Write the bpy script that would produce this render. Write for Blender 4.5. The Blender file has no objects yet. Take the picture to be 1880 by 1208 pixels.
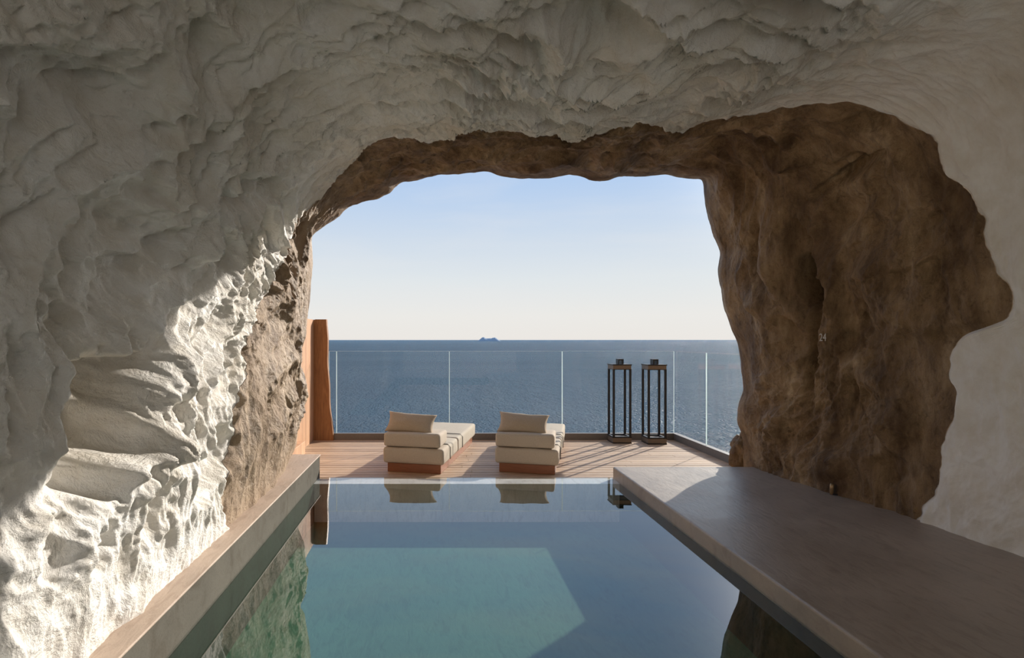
import bpy, bmesh, math, random
import numpy as np
from mathutils import Vector, noise, Matrix
random.seed(4)
SC = bpy.context.scene
COL = SC.collection
PI = math.pi

# ------------------------------------------------------------------ camera frame
F = 1080.0; VX = 797.0; VY = 624.0; H = 1.3          # level camera, water surface at z = 0
def at(px, py, D):
    return Vector(((px - VX) / F * D, D, H - (py - VY) / F * D))

cam = bpy.data.cameras.new('camera'); cam.sensor_width = 36.0
cam.lens = 36.0 * F / 1880.0
cam.shift_x = (940 - VX) / 1880.0
cam.shift_y = (VY - 604) / 1880.0
cam.clip_start = 0.05; cam.clip_end = 200000
co = bpy.data.objects.new('camera', cam); COL.objects.link(co)
co.location = (0, 0, H); co.rotation_euler = (PI / 2, 0, 0)
SC.camera = co

# ------------------------------------------------------------------ node helpers
def mat(name):
    m = bpy.data.materials.new(name); m.use_nodes = True
    nt = m.node_tree; nt.nodes.clear()
    return m, nt
def N(nt, typ, **kw):
    n = nt.nodes.new(typ)
    for k, v in kw.items():
        if k in n.inputs.keys(): n.inputs[k].default_value = v
        else: setattr(n, k, v)
    return n
def L(nt, a, b): nt.links.new(a, b)
def ramp(nt, fac, stops, interp='LINEAR'):
    r = nt.nodes.new('ShaderNodeValToRGB'); r.color_ramp.interpolation = interp
    e = r.color_ramp.elements
    e[0].position, e[0].color = stops[0][0], (*stops[0][1], 1)
    e[1].position, e[1].color = stops[-1][0], (*stops[-1][1], 1)
    for p, c in stops[1:-1]:
        x = e.new(p); x.color = (*c, 1)
    if fac is not None: L(nt, fac, r.inputs[0])
    return r
def coords(nt, scale=(1, 1, 1), rot=(0, 0, 0)):
    t = nt.nodes.new('ShaderNodeTexCoord')
    mp = nt.nodes.new('ShaderNodeMapping')
    mp.inputs['Scale'].default_value = scale; mp.inputs['Rotation'].default_value = rot
    L(nt, t.outputs['Object'], mp.inputs['Vector'])
    return mp.outputs[0]
def noise_tex(nt, vec, scale, detail=6, rough=.55, dist=0.0):
    n = nt.nodes.new('ShaderNodeTexNoise')
    n.inputs['Scale'].default_value = scale; n.inputs['Detail'].default_value = detail
    n.inputs['Roughness'].default_value = rough; n.inputs['Distortion'].default_value = dist
    L(nt, vec, n.inputs['Vector'])
    return n.outputs['Fac']
def mathn(nt, op, a, b=None):
    n = nt.nodes.new('ShaderNodeMath'); n.operation = op
    for i, v in enumerate((a, b)):
        if v is None: continue
        if isinstance(v, (int, float)): n.inputs[i].default_value = v
        else: L(nt, v, n.inputs[i])
    return n.outputs[0]
def mixc(nt, fac, a, b, mode='MIX'):
    n = nt.nodes.new('ShaderNodeMix'); n.data_type = 'RGBA'; n.blend_type = mode
    for i, v in ((0, fac), (6, a), (7, b)):
        if isinstance(v, (int, float)): n.inputs[i].default_value = v
        elif isinstance(v, tuple): n.inputs[i].default_value = (*v, 1)
        else: L(nt, v, n.inputs[i])
    return n.outputs[2]
def bump(nt, h, strength, dist, prev=None):
    b = nt.nodes.new('ShaderNodeBump')
    b.inputs['Strength'].default_value = strength; b.inputs['Distance'].default_value = dist
    L(nt, h, b.inputs['Height'])
    if prev is not None: L(nt, prev, b.inputs['Normal'])
    return b.outputs[0]
def finish(nt, color, rough=.8, normal=None, spec=.3, metal=0.0, **kw):
    p = nt.nodes.new('ShaderNodeBsdfPrincipled')
    o = nt.nodes.new('ShaderNodeOutputMaterial')
    for k, v in (('Base Color', color), ('Roughness', rough), ('Specular IOR Level', spec), ('Metallic', metal)):
        if isinstance(v, tuple): p.inputs[k].default_value = (*v, 1)
        elif isinstance(v, (int, float)): p.inputs[k].default_value = v
        else: L(nt, v, p.inputs[k])
    if normal is not None: L(nt, normal, p.inputs['Normal'])
    for k, v in kw.items(): p.inputs[k].default_value = v
    L(nt, p.outputs[0], o.inputs[0])
    return p

# ------------------------------------------------------------------ materials
def m_plaster():
    m, nt = mat('white_plaster')
    v = coords(nt)
    n1 = noise_tex(nt, v, 1.3, 6, .6, .6)
    n2 = noise_tex(nt, v, 7, 8, .65, .3)
    n3 = noise_tex(nt, coords(nt, (1, .35, 1)), 26, 8, .6, 1.2)
    n4 = noise_tex(nt, v, 110, 5, .6)
    c = ramp(nt, n1, [(.30, (.73, .69, .62)), (.5, (.81, .785, .74)), (.7, (.86, .85, .82))])
    c2 = ramp(nt, n2, [(.35, (.90, .87, .82)), (.6, (1, 1, 1))])
    c3 = mixc(nt, 1.0, c.outputs[0], c2.outputs[0], 'MULTIPLY')
    t = nt.nodes.new('ShaderNodeTexCoord'); sp = nt.nodes.new('ShaderNodeSeparateXYZ'); L(nt, t.outputs['Object'], sp.inputs[0])
    sm = mathn(nt, 'MULTIPLY_ADD', sp.outputs['X'], -.9); sm.node.inputs[2].default_value = 2.9; sm.node.use_clamp = True
    sm = mathn(nt, 'MAXIMUM', sm, .14)      # hand-smoothed plaster on the right wall
    b = bump(nt, mathn(nt, 'MULTIPLY', n2, sm), .75, .06)
    b = bump(nt, mathn(nt, 'MULTIPLY', n3, sm), .45, .015, b)
    b = bump(nt, n4, .3, .004, b)
    finish(nt, c3, .85, b, .2)
    return m
def m_rock():
    m, nt = mat('brown_rock')
    v = coords(nt)
    vs = coords(nt, (1.6, 1.6, .6), (.1, .25, 0))
    n1 = noise_tex(nt, vs, 1.6, 9, .68, .5)
    n2 = noise_tex(nt, vs, 6, 9, .7, .35)
    n3 = noise_tex(nt, v, 22, 8, .65, .5)
    n4 = noise_tex(nt, v, 90, 5, .6)
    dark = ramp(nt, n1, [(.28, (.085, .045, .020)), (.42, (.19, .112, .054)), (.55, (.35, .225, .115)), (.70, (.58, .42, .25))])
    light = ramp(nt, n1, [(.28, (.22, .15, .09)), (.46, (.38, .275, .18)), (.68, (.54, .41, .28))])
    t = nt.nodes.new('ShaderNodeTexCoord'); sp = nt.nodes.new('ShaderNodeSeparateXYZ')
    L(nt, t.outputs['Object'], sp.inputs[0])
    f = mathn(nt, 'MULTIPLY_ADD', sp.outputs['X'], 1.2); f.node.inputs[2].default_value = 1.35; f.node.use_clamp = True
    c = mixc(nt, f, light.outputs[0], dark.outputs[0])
    g = ramp(nt, n2, [(.32, (.50, .46, .42)), (.52, (1, 1, 1)), (.72, (1.0, .98, .95))])
    c = mixc(nt, 1.0, c, g.outputs[0], 'MULTIPLY')
    g3 = ramp(nt, n3, [(.30, (.42, .36, .30)), (.44, (1, 1, 1)), (.62, (1, 1, 1)), (.74, (1.25, 1.2, 1.1))])
    c = mixc(nt, .7, c, mixc(nt, 1.0, c, g3.outputs[0], 'MULTIPLY'))
    r = ramp(nt, n1, [(.35, (.75, .75, .75)), (.62, (.42, .42, .42))])
    b = bump(nt, n2, .6, .06)
    b = bump(nt, n3, .95, .028, b)
    b = bump(nt, n4, .4, .005, b)
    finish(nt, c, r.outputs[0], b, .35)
    return m
def m_concrete(name, base, rough, streak=False, spec=.5):
    m, nt = mat(name)
    v = coords(nt)
    n1 = noise_tex(nt, coords(nt, (1, 1.0, 1)), 2.0, 8, .65, .5)
    n2 = noise_tex(nt, coords(nt, (3.5, 1.0, 1), (0, 0, .5)), 7, 7, .6, .7)
    n3 = noise_tex(nt, v, 160, 3, .6)
    c = ramp(nt, n1, [(.3, tuple(x * .78 for x in base)), (.55, base), (.75, tuple(min(1, x * 1.16) for x in base))])
    g = ramp(nt, n3, [(.3, (.72, .72, .72)), (.5, (1, 1, 1))])
    c = mixc(nt, .6 if not streak else .3, c.outputs[0], mixc(nt, 1.0, c.outputs[0], g.outputs[0], 'MULTIPLY'))
    g2 = ramp(nt, n2, [(.34, (.80, .77, .74)), (.5, (1, 1, 1))])
    c = mixc(nt, .8, c, mixc(nt, 1.0, c, g2.outputs[0], 'MULTIPLY'))
    r = ramp(nt, n1, [(.3, (rough * .75,) * 3), (.7, (min(1, rough * 1.2),) * 3)])
    b = bump(nt, n2, .30, .01)
    b = bump(nt, n3, .25, .002, b)
    finish(nt, c, r.outputs[0], b, spec)
    return m
def m_wood(name, a, b_, rough=.5, grain=(1, 1, 1), spec=.4, board=None):
    m, nt = mat(name)
    v = coords(nt, grain)
    n1 = noise_tex(nt, v, 3, 6, .6, 1.5)
    n2 = noise_tex(nt, v, 14, 6, .6, .6)
    mixf = mathn(nt, 'ADD', mathn(nt, 'MULTIPLY', n1, .65), mathn(nt, 'MULTIPLY', n2, .35))
    c = ramp(nt, mixf, [(.34, a), (.66, b_)]).outputs[0]
    if board:
        axis, pitch = board
        t = nt.nodes.new('ShaderNodeTexCoord'); sp = nt.nodes.new('ShaderNodeSeparateXYZ')
        L(nt, t.outputs['Object'], sp.inputs[0])
        fl = mathn(nt, 'FLOOR', mathn(nt, 'DIVIDE', sp.outputs[axis], pitch))
        wn = nt.nodes.new('ShaderNodeTexWhiteNoise'); wn.noise_dimensions = '1D'
        L(nt, fl, wn.inputs['W'])
        g = ramp(nt, wn.outputs['Value'], [(0, (.74, .70, .68)), (1, (1.08, 1.06, 1.04))])
        c = mixc(nt, 1.0, c, g.outputs[0], 'MULTIPLY')
    finish(nt, c, rough, bump(nt, n2, .2, .003), spec)
    return m
def m_fabric(name, a, b_):
    m, nt = mat(name)
    v = coords(nt)
    n1 = noise_tex(nt, v, 260, 3, .6)
    n2 = noise_tex(nt, v, 9, 4, .5, .4)
    c = ramp(nt, n1, [(.35, a), (.65, b_)])
    b = bump(nt, n2, .35, .012)
    b = bump(nt, n1, .25, .0015, b)
    finish(nt, c.outputs[0], .95, b, .1)
    return m
def m_flat(name, c, rough, metal=0.0, spec=.5):
    m, nt = mat(name)
    n = noise_tex(nt, coords(nt), 60, 3)
    cc = ramp(nt, n, [(.3, tuple(x * .85 for x in c)), (.7, c)])
    finish(nt, cc.outputs[0], rough, None, spec, metal)
    return m
def fresnel2(nt, ior):
    g = nt.nodes.new('ShaderNodeNewGeometry')
    io = mathn(nt, 'MULTIPLY_ADD', g.outputs['Backfacing'], 1 / ior - ior); io.node.inputs[2].default_value = ior
    fr = nt.nodes.new('ShaderNodeFresnel'); L(nt, io, fr.inputs['IOR'])
    # keeps one refractive index on both sides of a thin pane
    return fr
def m_pool_water():
    m, nt = mat('pool_water')
    fr = fresnel2(nt, 1.85)
    tr = nt.nodes.new('ShaderNodeBsdfTransparent'); tr.inputs[0].default_value = (.93, .97, .965, 1)
    gl = nt.nodes.new('ShaderNodeBsdfGlossy'); gl.inputs['Roughness'].default_value = 0.0
    gl.inputs['Color'].default_value = (1, 1, 1, 1)
    n = noise_tex(nt, coords(nt, (1, .6, 1)), 2.2, 2, .5)
    b = bump(nt, n, .02, .02)
    L(nt, b, gl.inputs['Normal'])
    mx = nt.nodes.new('ShaderNodeMixShader'); o = nt.nodes.new('ShaderNodeOutputMaterial')
    L(nt, fr.outputs[0], mx.inputs[0]); L(nt, tr.outputs[0], mx.inputs[1]); L(nt, gl.outputs[0], mx.inputs[2])
    L(nt, mx.outputs[0], o.inputs[0])
    return m
def m_glass():
    m, nt = mat('clear_glass')
    fr = fresnel2(nt, 1.22)
    tr = nt.nodes.new('ShaderNodeBsdfTransparent'); tr.inputs[0].default_value = (.965, .985, .985, 1)
    gl = nt.nodes.new('ShaderNodeBsdfGlossy'); gl.inputs['Roughness'].default_value = 0.0
    mx = nt.nodes.new('ShaderNodeMixShader'); o = nt.nodes.new('ShaderNodeOutputMaterial')
    L(nt, fr.outputs[0], mx.inputs[0]); L(nt, tr.outputs[0], mx.inputs[1]); L(nt, gl.outputs[0], mx.inputs[2])
    L(nt, mx.outputs[0], o.inputs[0])
    return m
def m_edge():
    m, nt = mat('glass_edge')
    a = nt.nodes.new('ShaderNodeBsdfTranslucent'); a.inputs[0].default_value = (.86, .93, .92, 1)
    b = nt.nodes.new('ShaderNodeBsdfDiffuse'); b.inputs[0].default_value = (.86, .93, .92, 1)
    mx = nt.nodes.new('ShaderNodeMixShader'); mx.inputs[0].default_value = .35; o = nt.nodes.new('ShaderNodeOutputMaterial')
    L(nt, a.outputs[0], mx.inputs[1]); L(nt, b.outputs[0], mx.inputs[2]); L(nt, mx.outputs[0], o.inputs[0])
    return m
def m_sea():
    m, nt = mat('sea_water')
    v = coords(nt)
    n1 = noise_tex(nt, coords(nt, (1.4, .6, 1), (0, 0, .0)), 1.0, 4, .6, .0)
    n0 = noise_tex(nt, coords(nt, (.36, .10, 1), (0, 0, .0)), 1.0, 5, .62, .1)
    n2 = noise_tex(nt, coords(nt, (.3, 1, 1)), .012, 5, .6, .3)
    c = ramp(nt, n2, [(.3, (.026, .085, .145)), (.7, (.042, .112, .175))])
    b = bump(nt, n0, 1.0, 5.0)
    b = bump(nt, n1, 1.0, 2.6, b)
    fr = N(nt, 'ShaderNodeFresnel', IOR=1.33); L(nt, b, fr.inputs['Normal'])
    k = mathn(nt, 'MINIMUM', mathn(nt, 'MULTIPLY', fr.outputs[0], .42), .25)
    gl = N(nt, 'ShaderNodeBsdfGlossy', Roughness=.22); gl.inputs['Color'].default_value = (1, 1, 1, 1)
    df = nt.nodes.new('ShaderNodeBsdfDiffuse'); L(nt, c.outputs[0], df.inputs['Color'])
    L(nt, b, gl.inputs['Normal']); L(nt, b, df.inputs['Normal'])
    mx = nt.nodes.new('ShaderNodeMixShader'); o = nt.nodes.new('ShaderNodeOutputMaterial')
    L(nt, k, mx.inputs[0]); L(nt, df.outputs[0], mx.inputs[1]); L(nt, gl.outputs[0], mx.inputs[2]); L(nt, mx.outputs[0], o.inputs[0])
    return m
M = dict(
    plaster=m_plaster(), rock=m_rock(),
    slab=m_concrete('polished_concrete', (.40, .325, .265), .40, True),
    coping=m_concrete('coping_stone', (.47, .365, .285), .6),
    wallc=m_concrete('rough_concrete', (.125, .117, .098), .95, False, .03),
    basin=m_concrete('pool_plaster', (.062, .155, .095), .9, False, .1), lining=m_concrete('pool_lining_stone', (.03, .048, .036), .95, False, .03),
    rim=m_concrete('pale_rim', (.72, .66, .62), .6),
    deck=m_wood('deck_teak', (.42, .28, .18), (.68, .50, .35), .55, (1, 12, 12), .35, ('Y', .118)),
    screen=m_wood('screen_cedar', (.50, .27, .145), (.66, .41, .255), .5, (14, 14, .8), .35, ('Y', .085)),
    fin=m_wood('edge_slab_wood', (.20, .085, .032), (.40, .19, .075), .45, (10, 10, .9), .4),
    plinth=m_wood('plinth_mahogany', (.22, .075, .030), (.33, .125, .055), .4, (1.2, 1.2, 14), .45),
    fabric=m_fabric('linen_fabric', (.44, .37, .29), (.57, .50, .41)),
    pillow=m_fabric('pillow_linen', (.38, .30, .22), (.49, .40, .30)),
    strap=m_flat('dark_strap', (.05, .04, .035), .7),
    black=m_flat('black_metal', (.018, .018, .02), .45, .3),
    bronze=m_flat('bronze_band', (.20, .15, .11), .5, .2),
    channel=m_flat('grey_channel', (.20, .18, .165), .5, .3),
    edge=m_edge(),
    water=m_pool_water(), glass=m_glass(), sea=m_sea(),
    island=m_flat('hazy_island_rock', (.30, .38, .47), .95, 0, .1),  # aerial haze is put into the blue-grey rock colour
    pipe=m_flat('brass_pipe', (.45, .30, .16), .4, .6),
    chalk=m_flat('chalk_paint', (.62, .58, .52), .9),
)

# ------------------------------------------------------------------ object helpers
def link(name, me, m, parent=None, smooth=False):
    o = bpy.data.objects.new(name, me); COL.objects.link(o)
    if m is not None: me.materials.append(m)
    if parent is not None: o.parent = parent
    if smooth:
        for p in me.polygons: p.use_smooth = True
    return o
def from_bm(name, bm, m, parent=None, smooth=False):
    me = bpy.data.meshes.new(name); bm.normal_update(); bm.to_mesh(me); bm.free()
    return link(name, me, m, parent, smooth)
def box(bm, x0, x1, y0, y1, z0, z1, mtx=None):
    vs = [bm.verts.new(Vector((x, y, z))) for z in (z0, z1) for y in (y0, y1) for x in (x0, x1)]
    if mtx is not None:
        for v in vs: v.co = mtx @ v.co
    for f in ((0, 2, 3, 1), (4, 5, 7, 6), (0, 1, 5, 4), (2, 6, 7, 3), (0, 4, 6, 2), (1, 3, 7, 5)):
        bm.faces.new([vs[i] for i in f])
    return vs
def bevel(bm, w, seg=2):
    bmesh.ops.bevel(bm, geom=bm.edges[:], offset=w, segments=seg, profile=.5, affect='EDGES')
def boxobj(name, dims, m, parent=None, bev=0, seg=2, smooth=False):
    bm = bmesh.new(); box(bm, *dims)
    if bev: bevel(bm, bev, seg)
    return from_bm(name, bm, m, parent, smooth)
def empty(name, loc, rz, label, cat, group=None):
    o = bpy.data.objects.new(name, None); COL.objects.link(o); o.location = loc
    o.rotation_euler = (0, 0, rz); o.empty_display_size = .2
    tag(o, label, cat, group); return o
def tag(o, label, cat, group=None):
    o['label'] = label; o['category'] = cat
    if group: o['group'] = group
def struct(o): o['kind'] = 'structure'; return o
def tube(bm, pts, r, n=8):
    rings = []
    for i, p in enumerate(pts):
        p = Vector(p)
        a = Vector(pts[max(0, i - 1)]); b = Vector(pts[min(len(pts) - 1, i + 1)])
        d = (b - a).normalized(); u = d.orthogonal().normalized(); w = d.cross(u)
        rings.append([bm.verts.new(p + r * (math.cos(2 * PI * k / n) * u + math.sin(2 * PI * k / n) * w)) for k in range(n)])
    for i in range(len(rings) - 1):
        for k in range(n):
            bm.faces.new((rings[i][k], rings[i][(k + 1) % n], rings[i + 1][(k + 1) % n], rings[i + 1][k]))
    bm.faces.new(rings[0][::-1]); bm.faces.new(rings[-1])

# ------------------------------------------------------------------ the cave (tunnel swept around an axis)
CX, CZ = 1.0, 0.6
NP = 940
PH0, PH1 = math.radians(206), math.radians(-26)
phis = np.linspace(PH0, PH1, NP)
NM = 1240
_u = np.linspace(0, 1, NM); mphis = PH0 + (PH1 - PH0) * (_u * .62 + .38 * _u ** 2.2)
DO = 5.65
def r_table(pts, wid=15):
    """polyline (X,Z) from left base over the top to right base -> radius at every phi"""
    ang, rad = [], []
    for i in range(len(pts) - 1):
        for k in range(40):
            t = k / 40; x = pts[i][0] * (1 - t) + pts[i + 1][0] * t; z = pts[i][1] * (1 - t) + pts[i + 1][1] * t
            a = math.atan2(z - CZ, x - CX)
            if a < -PI / 2: a += 2 * PI
            ang.append(a); rad.append(math.hypot(x - CX, z - CZ))
    ang = np.array(ang); rad = np.array(rad)
    o = np.argsort(ang)
    r = np.interp(phis, ang[o], rad[o])
    k = np.exp(-np.linspace(-2, 2, wid) ** 2); k /= k.sum()
    rp = np.pad(r, wid // 2, mode='edge')
    return np.convolve(rp, k, 'valid')
sil = [(470, 960), (500, 878), (530, 848), (545, 818), (543, 772), (555, 739), (561, 699), (545, 680), (528, 655), (534, 640), (558, 612), (563, 560),
       (567, 520), (571, 480), (570, 432), (590, 416), (608, 405), (625, 388), (640, 376), (662, 368), (690, 364), (702, 355), (716, 350), (722, 340), (735, 328), (765, 327), (800, 320),
       (840, 315), (888, 308), (905, 311), (915, 318), (940, 322), (962, 324), (1000, 324), (1020, 320), (1048, 315), (1070, 318), (1090, 328), (1120, 330),
       (1135, 322), (1150, 318), (1175, 320), (1200, 318), (1232, 314), (1246, 321), (1270, 324), (1298, 325), (1299, 345), (1305, 385), (1312, 410), (1322, 440), (1332, 462),
       (1327, 490), (1328, 520), (1335, 560), (1350, 600), (1362, 630), (1368, 680), (1373, 720), (1364, 750), (1362, 775), (1372, 800), (1376, 850), (1380, 960)]
K = {}
K[DO] = [((x - VX) / F * DO, H - (y - VY) / F * DO) for x, y in sil]
K[5.0] = [(-1.3, -.3), (-1.22, .3), (-1.22, 1.2), (-1.2, 2.18), (-.95, 2.60), (-.55, 2.86), (.5, 2.92), (1.5, 2.96), (2.4, 2.98), (2.80, 2.72), (2.95, 2.2), (3.0, 1.6), (3.1, .8), (3.12, .1), (3.12, -.3)]
K[4.3] = [(-1.16, -.3), (-1.16, .2), (-1.2, .8), (-1.22, 1.5), (-1.24, 2.2), (-1.0, 2.62), (-.5, 2.87), (.5, 2.90), (1.5, 2.92), (2.4, 3.05), (2.95, 2.85), (3.15, 2.3), (3.2, 1.6), (3.22, .8), (3.22, -.3)]
K[3.0] = [(-1.2, -.3), (-1.2, .25), (-1.26, .9), (-1.34, 1.5), (-1.36, 2.15), (-1.08, 2.70), (-.5, 2.97), (.5, 3.02), (1.5, 3.02), (2.5, 3.0), (3.05, 2.7), (3.26, 2.1), (3.3, 1.5), (3.32, .8), (3.32, -.3)]
K[1.6] = [(-1.18, -.3), (-1.2, .25), (-1.33, .9), (-1.48, 1.5), (-1.5, 2.1), (-1.2, 2.72), (-.5, 3.02), (.5, 3.08), (1.5, 3.08), (2.6, 3.0), (3.2, 2.7), (3.4, 2.1), (3.4, 1.5), (3.4, .8), (3.4, -.3)]
K[0.0] = [(-1.5, -.3), (-1.6, .25), (-1.8, .9), (-1.9, 1.5), (-1.8, 2.1), (-1.4, 2.72), (-.5, 3.05), (.5, 3.1), (1.5, 3.1), (2.6, 3.0), (3.3, 2.7), (3.5, 2.1), (3.5, 1.5), (3.5, .8), (3.5, -.3)]
K[-4.0] = K[0.0]
KD = sorted(K); KT = np.array([r_table(K[d], 15 if d == DO else 45 if d == 5.0 else 95) for d in KD])
def R(phi, D):
    fi = (PH0 - phi) / (PH0 - PH1) * (NP - 1)
    fi = min(max(fi, 0), NP - 1.001); i = int(fi); a = fi - i
    D = min(max(D, KD[0]), KD[-1])
    j = 0
    while j < len(KD) - 2 and D > KD[j + 1]: j += 1
    t = (D - KD[j]) / (KD[j + 1] - KD[j])
    if j < len(KD) - 2: t = t * t * (3 - 2 * t) * .5 + t * .5
    r0 = KT[j][i] * (1 - a) + KT[j][i + 1] * a; r1 = KT[j + 1][i] * (1 - a) + KT[j + 1][i + 1] * a
    return r0 * (1 - t) + r1 * t
def sst(a, b, x):
    t = min(1, max(0, (x - a) / (b - a))); return t * t * (3 - 2 * t)
def cast(px, py, fn):
    u = (px - VX) / F; v = (VY - py) / F
    lo = None; D = .3
    while D < 6.5:
        x = u * D - CX; z = H + v * D - CZ; a = math.atan2(z, x)
        if a < -PI / 2: a += 2 * PI
        if math.hypot(x, z) > fn(a, D): break
        D += .02
    return a, D
# hand-placed hollows and bosses on the walls: px, py, half-width, half-height (px), tilt deg, depth m (+ = hollow)
FEAT = [(138, 770, 92, 175, 22, .21), (262, 690, 38, 150, 24, -.12), (238, 830, 36, 110, 20, -.10), (185, 850, 34, 60, 25, -.06), (372, 850, 44, 95, 24, .13), (345, 500, 40, 90, 30, .07), (110, 420, 40, 110, 15, .06), (200, 520, 45, 90, 25, .06), (430, 335, 80, 30, -22, .09), (270, 470, 60, 45, -25, .06),
        (215, 300, 50, 130, 15, .05), (330, 270, 36, 110, 14, .07), (120, 150, 60, 120, 15, .05), (60, 1010, 40, 90, 10, .05), (150, 1010, 32, 90, 12, .06),
        (255, 960, 40, 90, 15, .05), (285, 1000, 24, 45, 10, .06), (390, 640, 20, 50, 15, .05), (465, 560, 14, 46, 20, .05), (300, 590, 45, 60, 20, .06), (380, 700, 26, 60, 10, .06),
        (90, 520, 46, 130, 8, .05), (225, 860, 26, 90, 25, -.05), (300, 740, 40, 120, 20, -.05), (375, 800, 18, 70, 15, -.03), (60, 620, 26, 200, 6, -.06), (345, 400, 26, 130, 8, -.05),
        (240, 1120, 60, 50, 0, -.08), (410, 880, 30, 50, 0, -.03), (520, 250, 70, 26, -15, .04), (620, 200, 80, 24, -12, .05), (800, 210, 60, 22, 5, .05), (700, 150, 90, 26, -10, .04),
        (960, 150, 70, 26, 8, .04), (1100, 170, 70, 24, 10, -.03), (1150, 90, 70, 34, 10, .05), (1245, 225, 40, 22, 0, -.04), (900, 90, 90, 26, 5, .03), (420, 180, 40, 70, 25, .05),
        (500, 110, 60, 30, -20, .04), (1300, 50, 150, 40, 5, .05), (1550, 60, 130, 40, 5, .05), (480, 620, 26, 60, 15, .06), (490, 760, 22, 70, 12, .08), (510, 560, 14, 60, 5, -.04),
        (1495, 520, 30, 56, -12, .40), (1480, 430, 22, 50, -15, .08), (1700, 400, 60, 50, 10, .06), (1560, 380, 60, 40, -20, .05), (1425, 560, 55, 230, 0, -.10), (1565, 312, 110, 15, -32, .10), (1500, 640, 16, 120, 4, .07), (1620, 480, 90, 60, -20, -.06), (1540, 860, 50, 30, 10, -.06), (1420, 430, 30, 80, -8, -.06), (1640, 560, 60, 60, 0, -.04),
        (1440, 290, 60, 30, -20, -.07), (1560, 300, 70, 30, -25, .07), (1650, 780, 50, 60, 0, -.05), (1560, 760, 40, 80, 0, .05), (1440, 760, 30, 80, 0, -.06), (1500, 640, 30, 60, 0, .05),
        (1650, 860, 40, 40, 0, .06), (1600, 220, 60, 20, 0, .06), (900, 275, 50, 14, 0, -.05), (1020, 270, 60, 12, 5, .06), (1130, 285, 50, 18, 0, -.04), (780, 290, 50, 12, -5, .04), (700, 300, 40, 16, -30, -.05)]
feats = []
for (px, py, w, h, tilt, dep) in FEAT:
    feats.append((px, py, w, h, math.radians(tilt), dep))
FG = 40
fgrid = {}
for f in feats:
    r_ = max(f[2], f[3]) * 1.3
    for gx in range(int((f[0] - r_) // FG), int((f[0] + r_) // FG) + 1):
        for gy in range(int((f[1] - r_) // FG), int((f[1] + r_) // FG) + 1):
            fgrid.setdefault((gx, gy), []).append(f)
def feat_disp(x, D, z):
    if D < .8: return 0.0, 0.0
    px = VX + x / D * F; py = VY - (z - H) / D * F
    d = 0.0
    lst = fgrid.get((int(px // FG), int(py // FG)))
    if not lst: return 0.0, 0.0
    cover = 0.0
    n1_ = noise.noise(Vector((px * .014, py * .014, 3.1))); n2_ = noise.noise(Vector((px * .05, py * .05, 7.1)))
    for (fx, fy, w, h, t, dep) in lst:
        dx, dy = px - fx, py - fy
        a = (dx * math.cos(t) + dy * math.sin(t)) / w; b = (-dx * math.sin(t) + dy * math.cos(t)) / h
        q = math.sqrt(a * a + b * b) + n1_ * .42 + n2_ * (.16 if abs(dep) < .1 else .04)
        if q < 1:
            m_ = 1 - sst(.50 if dep > .1 else .35 if dep > 0 else .1, 1.0, q)
            d += dep * m_
            if dep > .1: cover = max(cover, m_)
    return d, cover
MF = noise.multi_fractal; RM = noise.ridged_multi_fractal
def disp(phi, D, r, brown, edge):
    x = CX + r * math.cos(phi); z = CZ + r * math.sin(phi)
    # character: strong folds on the left, calmer on the right wall
    s = 1.0 - .80 * sst(2.0, 2.9, x) if not brown else 1.0
    p = Vector((x, D, z))
    w = Vector((noise.noise(p * .9 + Vector((9.3, -1.5, -8))), noise.noise(p * .9), noise.noise(p * .9 + Vector((6.3, 11.1, -3.4))))) * .45
    q = p + w
    # folds run up the wall on the left and across the vault overhead
    k = sst(-.9, .2, x)
    if brown: gl_, gr_ = Vector((q.x, q.y * 1.3, q.z * .55 - q.y * .2)), Vector((q.x * .8, q.y * 1.3, q.z * .8))
    else: gl_, gr_ = Vector((q.x, q.y * 1.25, q.z * .60 - q.y * .40)), Vector((q.x * .62, q.y * 1.7, q.z))
    def lay(g):
        return (1 - abs(noise.noise(g * 1.7)) * 2.4, 1 - abs(noise.noise(g * 4.3 + Vector((5, 1, 2)))) * 2.4,
                1 - abs(noise.noise(g * 9.5 + Vector((1, 6, 2)))) * 2.2 + .5 * (1 - abs(noise.noise(g * 19 + Vector((3, 6, 9)))) * 2.2))
    if k <= 0: big, mid, sml = lay(gl_)
    elif k >= 1: big, mid, sml = lay(gr_)
    else:
        a_, b_ = lay(gl_), lay(gr_)
        big, mid, sml = (a_[t] * (1 - k) + b_[t] * k for t in range(3))
    fin = noise.fractal(q * 17, .8, 2.1, 3)
    if brown:
        d = -.060 * big - .038 * mid - .013 * sml - .008 * fin
    else:
        d = -(.062 + .012 * k) * big - (.046 + .016 * k) * mid - (.021 + .006 * k) * sml - .009 * fin
    fd, cover = feat_disp(x, D, z)
    if not brown: s *= 1 + .55 * sst(1.3, 2.1, z) * (1 - sst(1.8, 2.6, x))
    if not brown: s *= 1 - .45 * sst(3.6, 4.3, D) * sst(2.1, 2.5, z)
    d = d * s * (1 - .65 * cover) + fd
    if x < 0:
        k = sst(.12, .75, z); d = d * (.25 + .75 * k) + .045 * (1 - k)
    return d * edge
def surf(phi, D, brown=False, edge=1.0):
    r = R(phi, D)
    return r + disp(phi, D, r, brown, edge)
def eo(D):     # relief fades at the opening rim, whose outline is modelled by hand
    return .18 + .82 * (1 - sst(5.25, DO, D))
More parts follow.
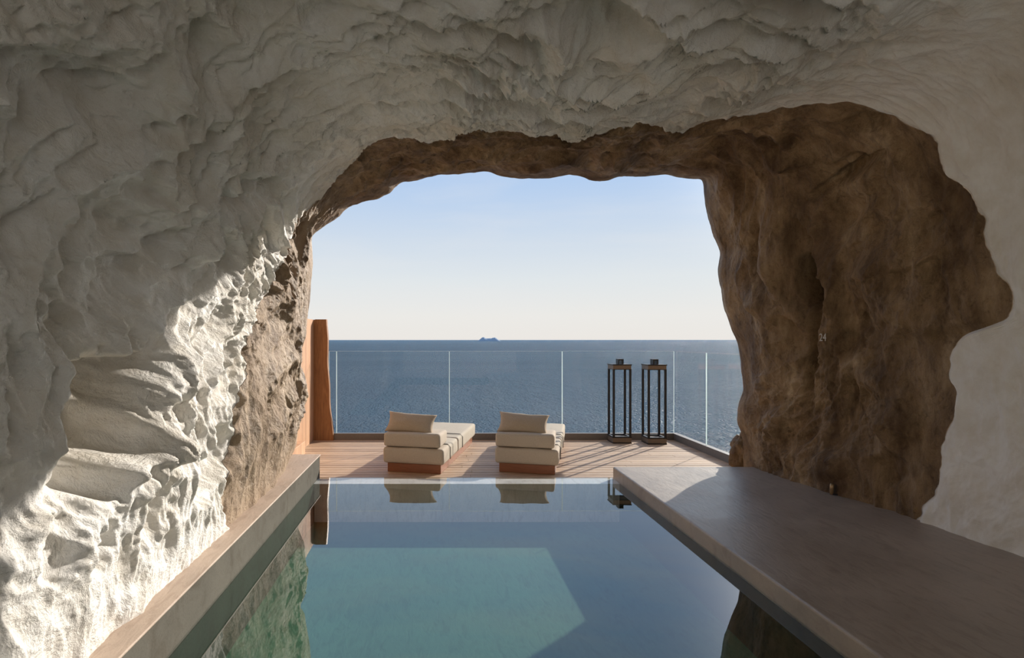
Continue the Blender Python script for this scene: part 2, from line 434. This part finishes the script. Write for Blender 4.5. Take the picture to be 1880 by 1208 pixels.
bnd = [(440, 1040), (418, 985), (412, 962), (404, 930), (410, 880), (412, 840), (427, 800), (424, 740), (436, 715), (450, 690), (449, 665), (438, 640), (452, 610), (468, 570), (488, 530), (506, 500), (520, 472), (530, 440), (533, 412),
       (548, 396), (562, 382), (585, 362), (602, 340), (628, 312), (652, 290), (660, 272), (672, 262), (700, 252), (738, 248), (770, 257), (800, 258), (835, 248), (856, 238), (868, 234), (930, 238), (985, 246),
       (1020, 244), (1050, 256), (1075, 250), (1110, 238), (1165, 221), (1200, 224), (1222, 235), (1252, 245), (1272, 230), (1290, 222), (1330, 214), (1390, 208), (1430, 196), (1475, 190), (1520, 187),
       (1560, 183), (1600, 197), (1625, 202), (1660, 222), (1695, 240), (1722, 252), (1723, 285), (1742, 322), (1775, 345), (1795, 375), (1814, 402), (1810, 436), (1828, 480), (1862, 530), (1864, 562), (1845, 594),
       (1800, 600), (1768, 616), (1746, 650), (1746, 695), (1757, 718), (1754, 770), (1728, 820), (1727, 890), (1700, 925), (1690, 950), (1680, 1000)]
ba, bd = [], []
for i in range(len(bnd) - 1):
    for k in range(5):
        t = k / 5
        a, D = cast(bnd[i][0] * (1 - t) + bnd[i + 1][0] * t, bnd[i][1] * (1 - t) + bnd[i + 1][1] * t, lambda a_, D_: surf(a_, D_, False, eo(D_)))
        ba.append(a); bd.append(min(D, 5.4))
o_ = np.argsort(ba); DB = np.interp(mphis, np.array(ba)[o_], np.array(bd)[o_])
kk = np.ones(7) / 7; DB = np.convolve(np.pad(DB, 3, mode='edge'), kk, 'valid')
DB = np.array([d + .02 * noise.noise(Vector((i * .09, 0, 0))) + .008 * noise.noise(Vector((i * .22, 4, 0))) for i, d in enumerate(DB)])

def smooth(a_, n_):
    k_ = np.hanning(n_ + 2)[1:-1]; k_ /= k_.sum()
    return np.convolve(np.pad(a_, n_ // 2, mode='edge'), k_, 'valid')
DBS = smooth(DB, 181)
def ring_point(phi, D, r): return (CX + r * math.cos(phi), D, CZ + r * math.sin(phi))
# white cave surface: rows from the boundary back past the camera
NW1, NW2 = 400, 60
white = np.zeros((NW1 + NW2 + 1, NM, 3))
for j, phi in enumerate(mphis):
    db = DB[j]
    for i in range(NW1 + NW2 + 1):
        t = i / NW1
        D = DBS[j] + (0.9 - DBS[j]) * t + (db - DBS[j]) * (max(0, 1 - t / .30) ** 2) if i <= NW1 else .9 - (i - NW1) / NW2 * 4.9
        r = surf(phi, D, False, eo(D))
        lip = 1 - sst(0, .05, db - D)      # plaster ends in a rounded lip over the bare rock
        white[i, j] = ring_point(phi, D, r - .030 + .034 * lip)
NB = 230
brown = np.zeros((NB + 1, NM, 3))
for j, phi in enumerate(mphis):
    db = DB[j]
    for i in range(NB + 1):
        t = i / NB
        D = db + (DO - db) * t
        k = sst(0, .35, D - db)
        r0 = R(phi, D)
        ra = disp(phi, D, r0, False, eo(D)) if k < 1 else 0
        rb = disp(phi, D, r0, True, eo(D)) if k > 0 else 0
        brown[i, j] = ring_point(phi, D, r0 + ra * (1 - k) + rb * k)
# outer cliff face: turns away from the rim
NC = 60
cliff = np.zeros((NC, NM, 3))
for j, phi in enumerate(mphis):
    r0 = math.hypot(brown[NB, j, 0] - CX, brown[NB, j, 2] - CZ)
    for i in range(NC):
        t = (i + 1) / NC
        out = 5.0 * t ** 2.6
        D = DO + .30 * math.sin(min(1, t * 2) * PI / 2) - .0 * t
        n_ = noise.fractal(Vector((r0 * math.cos(phi) * 2, D * 2, (r0 + out) * math.sin(phi) * 2)), .8, 2.1, 4)
        cliff[i, j] = ring_point(phi, D + .05 * n_ * min(1, t * 5), r0 + out + .03 * t + .03 * n_ * min(1, t * 8))
brown = np.concatenate([brown, cliff])
def grid_normals(g):
    du = np.gradient(g, axis=0); dv = np.gradient(g, axis=1)
    n = np.cross(du, dv); n /= np.maximum(1e-9, np.linalg.norm(n, axis=2, keepdims=True))
    return n
def grid_obj(name, g, nrm, m, flip):
    a, b = g.shape[:2]
    me = bpy.data.meshes.new(name)
    idx = np.arange(a * b).reshape(a, b)
    q = np.stack([idx[:-1, :-1], idx[1:, :-1], idx[1:, 1:], idx[:-1, 1:]], -1).reshape(-1, 4)
    if flip: q = q[:, ::-1]; nrm = -nrm
    me.vertices.add(a * b); me.vertices.foreach_set('co', g.reshape(-1).astype(np.float32))
    me.loops.add(q.size); me.loops.foreach_set('vertex_index', q.reshape(-1).astype(np.int32))
    me.polygons.add(len(q)); me.polygons.foreach_set('loop_start', np.arange(0, q.size, 4, dtype=np.int32))
    me.update(calc_edges=True)
    me.polygons.foreach_set('use_smooth', np.ones(len(q), dtype=bool))
    me.normals_split_custom_set_from_vertices([tuple(v) for v in nrm.reshape(-1, 3)])
    o = link(name, me, m)
    return struct(o)
gn = grid_normals(white)
inward = gn[200, NM // 2].dot(np.array([CX, white[200, NM // 2, 1], CZ]) - white[200, NM // 2])
FL = inward < 0
jl = int(np.argmin(abs(mphis - math.radians(137)))); jr = int(np.argmin(abs(mphis - math.radians(48))))
grid_obj('wall_left', white[:, :jl + 1], gn[:, :jl + 1], M['plaster'], FL)
grid_obj('ceiling', white[:, jl:jr + 1], gn[:, jl:jr + 1], M['plaster'], FL)
grid_obj('wall_right', white[:, jr:], gn[:, jr:], M['plaster'], FL)
bn = grid_normals(brown)
inw = bn[100, NM // 2].dot(np.array([CX, brown[100, NM // 2, 1], CZ]) - brown[100, NM // 2])
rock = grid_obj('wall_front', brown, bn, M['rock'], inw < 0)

# back wall of the room, behind the camera
# (its wide opening is added to let sky light fill the cave)
bm = bmesh.new(); box(bm, -2.4, -1.2, -4.25, -3.95, -.5, 4.0); box(bm, 3.0, 4.4, -4.25, -3.95, -.5, 4.0); box(bm, -1.2, 3.0, -4.25, -3.95, 2.5, 4.0)
struct(from_bm('wall_back', bm, M['plaster']))

def blob(name, c, s, m, amp=.25, seed=0, sub=5):
    bm = bmesh.new(); bmesh.ops.create_icosphere(bm, subdivisions=sub, radius=1)
    for v in bm.verts:
        p = v.co.copy() * 1.4 + Vector((seed, seed * .7, 0))
        d = 1 + amp * noise.fractal(p, .9, 2.1, 5)
        v.co = Vector((v.co.x * s[0], v.co.y * s[1], v.co.z * s[2])) * d + Vector(c)
    return from_bm(name, bm, m, None, True)

# ------------------------------------------------------------------ pool, copings, floor
XL, XR = -1.097, 1.695
DE = 5.55; ZC = .2; ZR = .097; DK = -.12; PD = .36
# left parapet wall with pale coping
w = boxobj('left_parapet', (-1.75, XL + .0, -1.6, 5.64, -.55, ZC - .012), M['wallc']); struct(w); w.name = 'wall_parapet'
c = boxobj('trim_1', (-1.75, XL + .006, -1.6, 5.66, ZC - .012, ZC), M['coping'], None, .004); struct(c)
# right floor slab
bm = bmesh.new(); box(bm, XR, 4.2, -4.2, 5.58, -.55, ZR); bevel(bm, .012, 3)
fl = from_bm('floor', bm, M['slab']); struct(fl)
# basin
bm = bmesh.new()
box(bm, XL - .01, XR + .01, -1.6, DE, -.6, -PD)
struct(from_bm('pool_floor', bm, M['basin']))
bm = bmesh.new(); box(bm, XL - .01, XR + .01, 5.36, DE, -.6, -.012)
struct(from_bm('pool_rim', bm, M['rim']))
bm = bmesh.new(); box(bm, XL - .01, XL + .006, -1.6, 5.36, -.5, -.012); box(bm, XR - .006, XR + .01, -1.6, 5.36, -.5, -.012); box(bm, XL, XR, -1.9, -1.6, -.5, .1)
struct(from_bm('pool_lining', bm, M['lining']))
bm = bmesh.new()
vs = [bm.verts.new(v) for v in ((XL, -1.6, 0), (XR, -1.6, 0), (XR, DE + .005, 0), (XL, DE + .005, 0))]; bm.faces.new(vs)
v2 = [bm.verts.new(v) for v in ((XL, DE + .012, -.1), (XR, DE + .012, -.1))]; bm.faces.new((vs[3], vs[2], v2[1], v2[0]))
o = from_bm('pool_water', bm, M['water']); struct(o)

# deck: planks across
bm = bmesh.new()
y = 5.60; i = 0
while y < 8.46:
    x = -2.3
    while x < 3.5:
        x2 = min(3.5, x + random.uniform(1.8, 2.8))
        if x2 > 3.0: x2 = 3.5
        box(bm, x + .0015, x2 - .0015, y + .007, y + .111, DK - .022, DK - random.uniform(0, .0015)); x = x2
    y += .118
struct(from_bm('deck', bm, M['deck']))
struct(boxobj('deck_subframe', (-2.3, 3.5, 5.58, 8.46, DK - .2, DK - .03), M['strap']))
# exterior ledge beneath everything (cliff terrace)
bm = bmesh.new(); box(bm, -8, 9, 5.0, 5.58, -14, -.62)
struct(from_bm('cliff_base', bm, M['rock']))

# ------------------------------------------------------------------ glass balustrade
DG = 8.38; GX = 3.43; GT = H - 21 / F * DG; CH = .093
def gx(px): return (px - VX) / F * DG
GF = empty('glass_balustrade', (0, DG, DK), 0, 'long frameless clear glass balustrade facing the sea behind the loungers and lanterns', 'balustrade')
GS = empty('glass_balustrade', (GX, 7.4, DK), 0, 'short clear glass balustrade run from the far corner back to the right rock', 'balustrade')
def gpart(name, dims, m, root, par=None):
    o = boxobj(name, dims, m, par or root); o.matrix_parent_inverse = Matrix.Translation(-root.location); 
    if par: o.matrix_parent_inverse = Matrix.Identity(4)
    return o
seams = [-1.50, gx(618), gx(825), gx(1032), GX - .012]
for a, b in zip(seams[:-1], seams[1:]):
    p = gpart('glass_panel', (a + .006, b - .006, DG - .006, DG + .006, DK + .03, GT), M['glass'], GF)
    for s in (a + .002, b - .005):
        gpart('polished_edge', (s, s + .003, DG - .006, DG + .006, DK + .03, GT), M['edge'], GF, p)
    gpart('polished_edge', (a + .006, b - .006, DG - .006, DG + .006, GT, GT + .002), M['edge'], GF, p)
d1 = GX * F / 500
for a, b in ((DG - .04, d1), (d1, 6.2)):
    p = gpart('glass_panel', (GX - .006, GX + .006, b + .004, a - .004, DK + .03, GT), M['glass'], GS)
    for s in ((b),):
        gpart('polished_edge', (GX - .006, GX + .006, s, s + .004, DK + .03, GT), M['edge'], GS, p)
gpart('base_channel', (-1.50, GX + .035, DG - .035, DG + .035, DK - .03, DK + CH), M['channel'], GF)
gpart('base_channel', (GX - .035, GX + .035, 6.15, DG - .036, DK - .03, DK + CH), M['channel'], GS)

# ------------------------------------------------------------------ wooden screen at the left end of the deck
SX = -1.70
s = empty('wooden_screen', (SX, 7.6, DK), 0, 'tall cedar screen of vertical boards at the left end of the deck', 'screen')
def spart(name, bm, m, sm=False):
    o = from_bm(name, bm, m, s, sm); o.matrix_parent_inverse = Matrix.Translation((-SX, -7.6, -DK)); return o
bm = bmesh.new(); y = 6.0
while y < 8.30:
    box(bm, SX - .03, SX, y + .0025, min(8.31, y + .0825), DK, 1.585); y += .085
spart('board_panel', bm, M['screen'])
bm = bmesh.new()
# live-edge end slab, tapering upwards
YF = 8.30
n = 26; fr = []; bk = []
for i in range(n + 1):
    t = i / n; z = DK + t * (1.59 - DK)
    xr = -1.425 - .115 * t + .012 * math.sin(t * 9) - .03 * math.exp(-((t - .12) / .1) ** 2) * 0
    if t < .5: xr -= .0
    xr = (612 - 14 * t ** .9 - 2.0 * math.sin(t * PI * 1.3) - VX) / F * YF + .006 * math.sin(t * 17)
    fr.append(((SX + .02, YF, z), (xr, YF, z))); bk.append(((SX + .02, YF + .045, z), (xr + .01, YF + .045, z)))
VF = [[bm.verts.new(p) for p in r_] for r_ in fr]; VB = [[bm.verts.new(p) for p in r_] for r_ in bk]
for i in range(n):
    bm.faces.new((VF[i][0], VF[i][1], VF[i + 1][1], VF[i + 1][0])); bm.faces.new((VB[i][1], VB[i][0], VB[i + 1][0], VB[i + 1][1]))
    bm.faces.new((VF[i][1], VB[i][1], VB[i + 1][1], VF[i + 1][1])); bm.faces.new((VB[i][0], VF[i][0], VF[i + 1][0], VB[i + 1][0]))
bm.faces.new((VF[0][0], VB[0][0], VB[0][1], VF[0][1])); bm.faces.new((VF[n][0], VF[n][1], VB[n][1], VB[n][0]))
spart('end_slab', bm, M['fin'])
bm = bmesh.new(); box(bm, SX - .03, SX + .02, YF, YF + .045, DK, 1.585)
spart('corner_post', bm, M['fin'])
o = boxobj('wooden_block', (SX + .001, SX + .09, 6.6, 7.35, DK, DK + .16), M['screen'], None, .004)
tag(o, 'low cedar kerb block at the foot of the wooden screen beside the rock', 'block')

# ------------------------------------------------------------------ loungers
def soft_box(name, lx, ly, lz, m, parent, loc, puff=.008, rad=.035, seed=0, rot=(0, 0, 0)):
    bm = bmesh.new(); box(bm, -lx / 2, lx / 2, -ly / 2, ly / 2, -lz / 2, lz / 2)
    bmesh.ops.bevel(bm, geom=bm.edges[:], offset=rad, segments=4, profile=.6, affect='EDGES')
    bmesh.ops.subdivide_edges(bm, edges=[e for e in bm.edges if e.calc_length() > .12], cuts=8, use_grid_fill=True)
    for v in bm.verts:
        x, y_, z = v.co.x / (lx / 2), v.co.y / (ly / 2), v.co.z / (lz / 2)
        n_ = noise.noise(v.co * 5 + Vector((seed, 0, 0))) * .006
        v.co.z += (puff * (1 - x * x) * (1 - y_ ** 4) + n_) * (1 if z > 0 else 0)
        v.co.x += (puff * .7 * (1 - z * z) + n_) * (1 if x > 0 else -1)
        v.co.y += (puff * .7 * (1 - z * z) + n_) * (1 if y_ > 0 else -1)
    o = from_bm(name, bm, m, parent, True); o.location = loc; o.rotation_euler = rot
    return o
def make_lounger():
    r = empty('sun_lounger', (0, 0, 0), 0, '', 'sun lounger', 'sun loungers on the deck')
    W = .66; LN = 2.02
    bm = bmesh.new(); box(bm, -.295, .295, .03, LN - .05, 0, .095); bevel(bm, .004, 2)
    from_bm('plinth', bm, M['plinth'], r)
    a = soft_box('mattress', W, .78, .168, M['fabric'], r, (0, .39, .181), seed=1)
    b = soft_box('mattress', W, LN - .79, .168, M['fabric'], r, (0, .79 + (LN - .79) / 2, .181), seed=4)
    b.name = 'foot_mattress'
    soft_box('headrest_cushion', W - .045, .36, .150, M['fabric'], r, (-.022, .19, .348), seed=7, rad=.035)
    # thin dark straps round the mattress
    for par, yy, zz in ((a, .30 - .39, 0), (b, 1.02 - (.79 + (LN - .79) / 2), 0)):
        bm = bmesh.new()
        hw = W / 2 + .012
        pts = [(-hw, yy, -.07), (-hw, yy, .06), (-hw + .03, yy, .090), (0, yy, .096), (hw - .03, yy, .090), (hw, yy, .06), (hw, yy, -.07)]
        tube(bm, pts, .0045, 6)
        from_bm('strap', bm, M['strap'], par, True)
    return r
def copy_tree(o, parent=None):
    c_ = o.copy(); COL.objects.link(c_)
    if parent is not None: c_.parent = parent
    for ch in list(o.children): copy_tree(ch, c_)
    return c_
lg = make_lounger()
ANG = -math.radians(13.5)
def centre_from(px_l, px_r, D):
    return ((px_l + px_r) / 2 - VX) / F * D
lg.location = (centre_from(700, 817, 6.26), 6.26, DK); lg.rotation_euler = (0, 0, ANG)
lg['label'] = 'low cream sun lounger with reddish wood plinth, nearer the cedar screen'
l2 = copy_tree(lg)
l2.location = (centre_from(904, 1029, 6.24), 6.24, DK); l2.rotation_euler = (0, 0, ANG - math.radians(1))
l2['label'] = 'low cream sun lounger with reddish wood plinth, nearer the black lanterns'

def pillow_mesh(name, w, h, t, seed):
    n_ = 22; bm = bmesh.new(); V = {}
    for s_ in (1, -1):
        for i in range(n_ + 1):
            for j in range(n_ + 1):
                u = i / n_ * 2 - 1; v = j / n_ * 2 - 1
                edge = i in (0, n_) or j in (0, n_)
                if edge and s_ == -1: V[(s_, i, j)] = V[(1, i, j)]; continue
                # outline pulled in along the sides so that corners point
                x = u * w / 2 * (1 - .10 * (1 - v * v)); z = v * h / 2 * (1 - .13 * (1 - u * u))
                th = t / 2 * ((1 - u ** 2) ** .42) * ((1 - v ** 2) ** .42) if not edge else 0
                th *= 1 + .12 * noise.noise(Vector((u * 2, v * 2, seed)))
                V[(s_, i, j)] = bm.verts.new((x, s_ * th, z + .006 * noise.noise(Vector((u * 2, v * 2, seed + 5)))))
    for s_ in (1, -1):
        for i in range(n_):
            for j in range(n_):
                q = [V[(s_, i, j)], V[(s_, i + 1, j)], V[(s_, i + 1, j + 1)], V[(s_, i, j + 1)]]
                bm.faces.new(q if s_ == -1 else q[::-1])
    return from_bm(name, bm, M['pillow'], None, True)
def place_pillow(l, label, lean, roll, seed, dx):
    p = pillow_mesh('pillow', .55, .25, .14, seed)
    cs, sn = math.cos(l.rotation_euler[2]), math.sin(l.rotation_euler[2])
    lx, ly = dx, .16
    p.location = (l.location.x + lx * cs - ly * sn, l.location.y + lx * sn + ly * cs, DK + .428 + .082)
    p.rotation_euler = (lean, roll, l.rotation_euler[2])
    tag(p, label, 'pillow', 'pillows on the loungers')
place_pillow(lg, 'brownish linen pillow propped on the lounger nearer the cedar screen', -.60, .06, 1, -.07)
place_pillow(l2, 'brownish linen pillow propped on the lounger nearer the black lanterns', -.60, .05, 9, -.05)

# ------------------------------------------------------------------ lanterns
def make_lantern():
    r = empty('floor_lantern', (0, 0, 0), 0, '', 'lantern', 'tall lanterns by the glass')
    w = .252; h = 1.085; t = .026
    for sx in (0, 1):
        for sy in (0, 1):
            x0 = sx * (w - t); y0 = sy * (w - t)
            boxobj('post', (x0, x0 + t, y0, y0 + t, .09, h - .07), M['black'], r)
    def ring(name, z0, z1, m, e=0.0):
        bm = bmesh.new()
        box(bm, -e, w + e, -e, t, z0, z1); box(bm, -e, w + e, w - t, w + e, z0, z1)
        box(bm, -e, t, t, w - t, z0, z1); box(bm, w - t, w + e, t, w - t, z0, z1)
        return from_bm(name, bm, m, r)
    b = boxobj('base', (0, w, 0, w, .012, .078), M['bronze'], r)
    ring('base_frame', 0.0, .014, M['black'], .003); ring('base_frame', .076, .094, M['black'], .003)
    cp = boxobj('cap', (.002, w - .002, .002, w - .002, h - .068, h - .014), M['bronze'], r)
    ring('cap_frame', h - .074, h - .066, M['black'], .003)
    boxobj('cap_plate', (-.005, w + .005, -.005, w + .005, h - .014, h), M['black'], r)
    bm = bmesh.new()
    box(bm, .095, .112, .07, .18, h, h + .07); box(bm, .15, .167, .07, .18, h, h + .07); box(bm, .112, .15, .07, .18, h + .052, h + .07)
    from_bm('handle', bm, M['black'], r)
    return r
la = make_lantern(); la.location = (2.452, 8.06, DK)
la['label'] = 'tall black open frame lantern on the deck, nearer the loungers'
lb = copy_tree(la); lb.location = (2.905, 7.985, DK)
lb['label'] = 'tall black open frame lantern on the deck, nearer the glass corner'

# ------------------------------------------------------------------ small brass pipe by the right rock
pp = at(1527, 906, 1080 * 1.203 / 284)
e = empty('brass_spout', (pp.x, pp.y, ZR), 0, 'small brass pipe stub with a black cable at the foot of the right rock', 'pipe')
bm = bmesh.new(); tube(bm, [(0, 0, 0), (0, 0, .05), (-.004, -.01, .085)], .014, 12); from_bm('stub', bm, M['pipe'], e, True)
bm = bmesh.new(); tube(bm, [(0, -.012, .004), (.03, -.03, .006), (.10, -.035, .006), (.17, -.02, .006)], .006, 8); from_bm('cable', bm, M['black'], e, True)

# painted number on the rock
fc = bpy.data.curves.new('number_marking', 'FONT'); fc.body = '24'; fc.size = .085; fc.extrude = .001
fo = bpy.data.objects.new('number_tmp', fc); COL.objects.link(fo)
dg = bpy.context.evaluated_depsgraph_get(); me = bpy.data.meshes.new_from_object(fo.evaluated_get(dg)); bpy.data.objects.remove(fo)
a, D = cast(1523, 612, lambda a_, D_: surf(a_, D_, True, eo(D_)))
r0 = surf(a, D, True, 1.0)
no = bpy.data.objects.new('number_marking', me); COL.objects.link(no); me.materials.append(M['chalk'])
p0 = Vector(ring_point(a, D, r0 - .03))
no.location = p0 + Vector((0, .04, -.04)); no.rotation_euler = (PI / 2, 0, -PI / 2)
no.parent = rock

# small rock lobe beside the right pillar on the deck
lobe = blob('rock_spur', at(1378, 832, 5.85) + Vector((.01, .0, -.02)), (.18, .16, .25), M['rock'], .35, 3)
lobe.parent = rock

# ------------------------------------------------------------------ sea and island
SEAZ = -17.0
bm = bmesh.new()
vs = [bm.verts.new(v) for v in ((-90000, 5.9, SEAZ), (90000, 5.9, SEAZ), (90000, 110000, SEAZ), (-90000, 110000, SEAZ))]; bm.faces.new(vs)
o = from_bm('sea', bm, M['sea']); o['kind'] = 'structure'
bm = bmesh.new()
DI = 9000.0
x0 = (877 - VX) / F * DI; x1 = (919 - VX) / F * DI
prof = [0, .35, .7, 1.0, 1.05, .85, .75, .78, .82, .8, .9, .95, .9, .55, .25, 0]
nx, ny = 56, 12; G = []
for j in range(ny + 1):
    row = []
    for i in range(nx + 1):
        t = i / nx; f = t * (len(prof) - 1); k = min(int(f), len(prof) - 2); hgt = prof[k] + (prof[k + 1] - prof[k]) * (f - k)
        c_ = math.sin(PI * j / ny)
        z = hgt * 56 * c_ ** .7 * (1 + .15 * noise.noise(Vector((i * .3, j * .5, 0)))) if 0 < j < ny else -1
        row.append(bm.verts.new((x0 + (x1 - x0) * t, DI + (j / ny - .5) * 220, SEAZ - 1 + z)))
    G.append(row)
for j in range(ny):
    for i in range(nx): bm.faces.new((G[j][i], G[j][i + 1], G[j + 1][i + 1], G[j + 1][i]))
o = from_bm('island', bm, M['island'], None, True)
tag(o, 'small rocky island far out on the horizon of the sea', 'island')

# ------------------------------------------------------------------ light
SUNEL = math.radians(21.0); SDX, SDY = .68, .733
n_ = math.hypot(SDX, SDY); SDX /= n_; SDY /= n_
to_sun = Vector((SDX * math.cos(SUNEL), SDY * math.cos(SUNEL), math.sin(SUNEL)))
sun = bpy.data.lights.new('sun', 'SUN'); sun.energy = 6.1; sun.angle = math.radians(.55); sun.color = (1.0, .925, .84)
so = bpy.data.objects.new('sun', sun); COL.objects.link(so); so.rotation_euler = to_sun.to_track_quat('Z', 'Y').to_euler()

w = bpy.data.worlds.new('sky'); SC.world = w; w.use_nodes = True; nt = w.node_tree; nt.nodes.clear()
tc = nt.nodes.new('ShaderNodeTexCoord'); sp = nt.nodes.new('ShaderNodeSeparateXYZ'); L(nt, tc.outputs['Generated'], sp.inputs[0])
zr = mathn(nt, 'MULTIPLY_ADD', sp.outputs['Z'], 1.0); zr.node.inputs[2].default_value = 0.0
cr = ramp(nt, zr, [(0.0, (.80, .77, .73)), (.04, (.80, .79, .76)), (.10, (.72, .765, .79)), (.17, (.60, .69, .80)), (.26, (.435, .59, .83)), (.4, (.34, .53, .86)), (1, (.36, .48, .70))])
nz = noise_tex(nt, (lambda: (lambda mp: (L(nt, tc.outputs['Generated'], mp.inputs[0]), mp.outputs[0])[1])(N(nt, 'ShaderNodeMapping', Scale=(1, 1, 7))))(), 3.0, 5, .55, .3)
cl = ramp(nt, nz, [(.45, (0, 0, 0)), (.75, (.22, .22, .22))])
cc = mixc(nt, cl.outputs[0], cr.outputs[0], (.80, .79, .78))
# aureole of scattered light around the sun
dt = nt.nodes.new('ShaderNodeVectorMath'); dt.operation = 'DOT_PRODUCT'; nv = nt.nodes.new('ShaderNodeVectorMath'); nv.operation = 'NORMALIZE'
L(nt, tc.outputs['Generated'], nv.inputs[0]); L(nt, nv.outputs[0], dt.inputs[0]); dt.inputs[1].default_value = to_sun
th = mathn(nt, 'DIVIDE', mathn(nt, 'ARCCOSINE', dt.outputs['Value']), math.radians(8.6))
gg = mathn(nt, 'MULTIPLY', mathn(nt, 'EXPONENT', mathn(nt, 'MULTIPLY', mathn(nt, 'MULTIPLY', th, th), -1.0)), 13.0)
gc = N(nt, 'ShaderNodeVectorMath', operation='SCALE'); gc.inputs[0].default_value = (1.0, .93, .83); L(nt, gg, gc.inputs['Scale'])
cc = mixc(nt, 1.0, cc, gc.outputs[0], 'ADD')
bg = nt.nodes.new('ShaderNodeBackground'); bg.inputs[1].default_value = 1.0; L(nt, cc, bg.inputs[0])
wo = nt.nodes.new('ShaderNodeOutputWorld'); L(nt, bg.outputs[0], wo.inputs[0])

# added fill lamp, out of view, that brightens the cave from behind
al = bpy.data.lights.new('rear_fill', 'AREA'); al.shape = 'RECTANGLE'; al.size = 4.0; al.size_y = 2.3; al.energy = 18; al.color = (1.0, .96, .91)
ao = bpy.data.objects.new('rear_fill', al); COL.objects.link(ao); ao.location = (.9, -4.1, 1.3); ao.rotation_euler = (PI / 2, 0, 0)
vs_ = SC.view_settings; vs_.view_transform = 'Standard'; vs_.look = 'None'; vs_.exposure = 0.06; vs_.gamma = 1.0; vs_.use_curve_mapping = False
SC.cycles.max_bounces = 10; SC.cycles.diffuse_bounces = 5; SC.cycles.transparent_max_bounces = 16
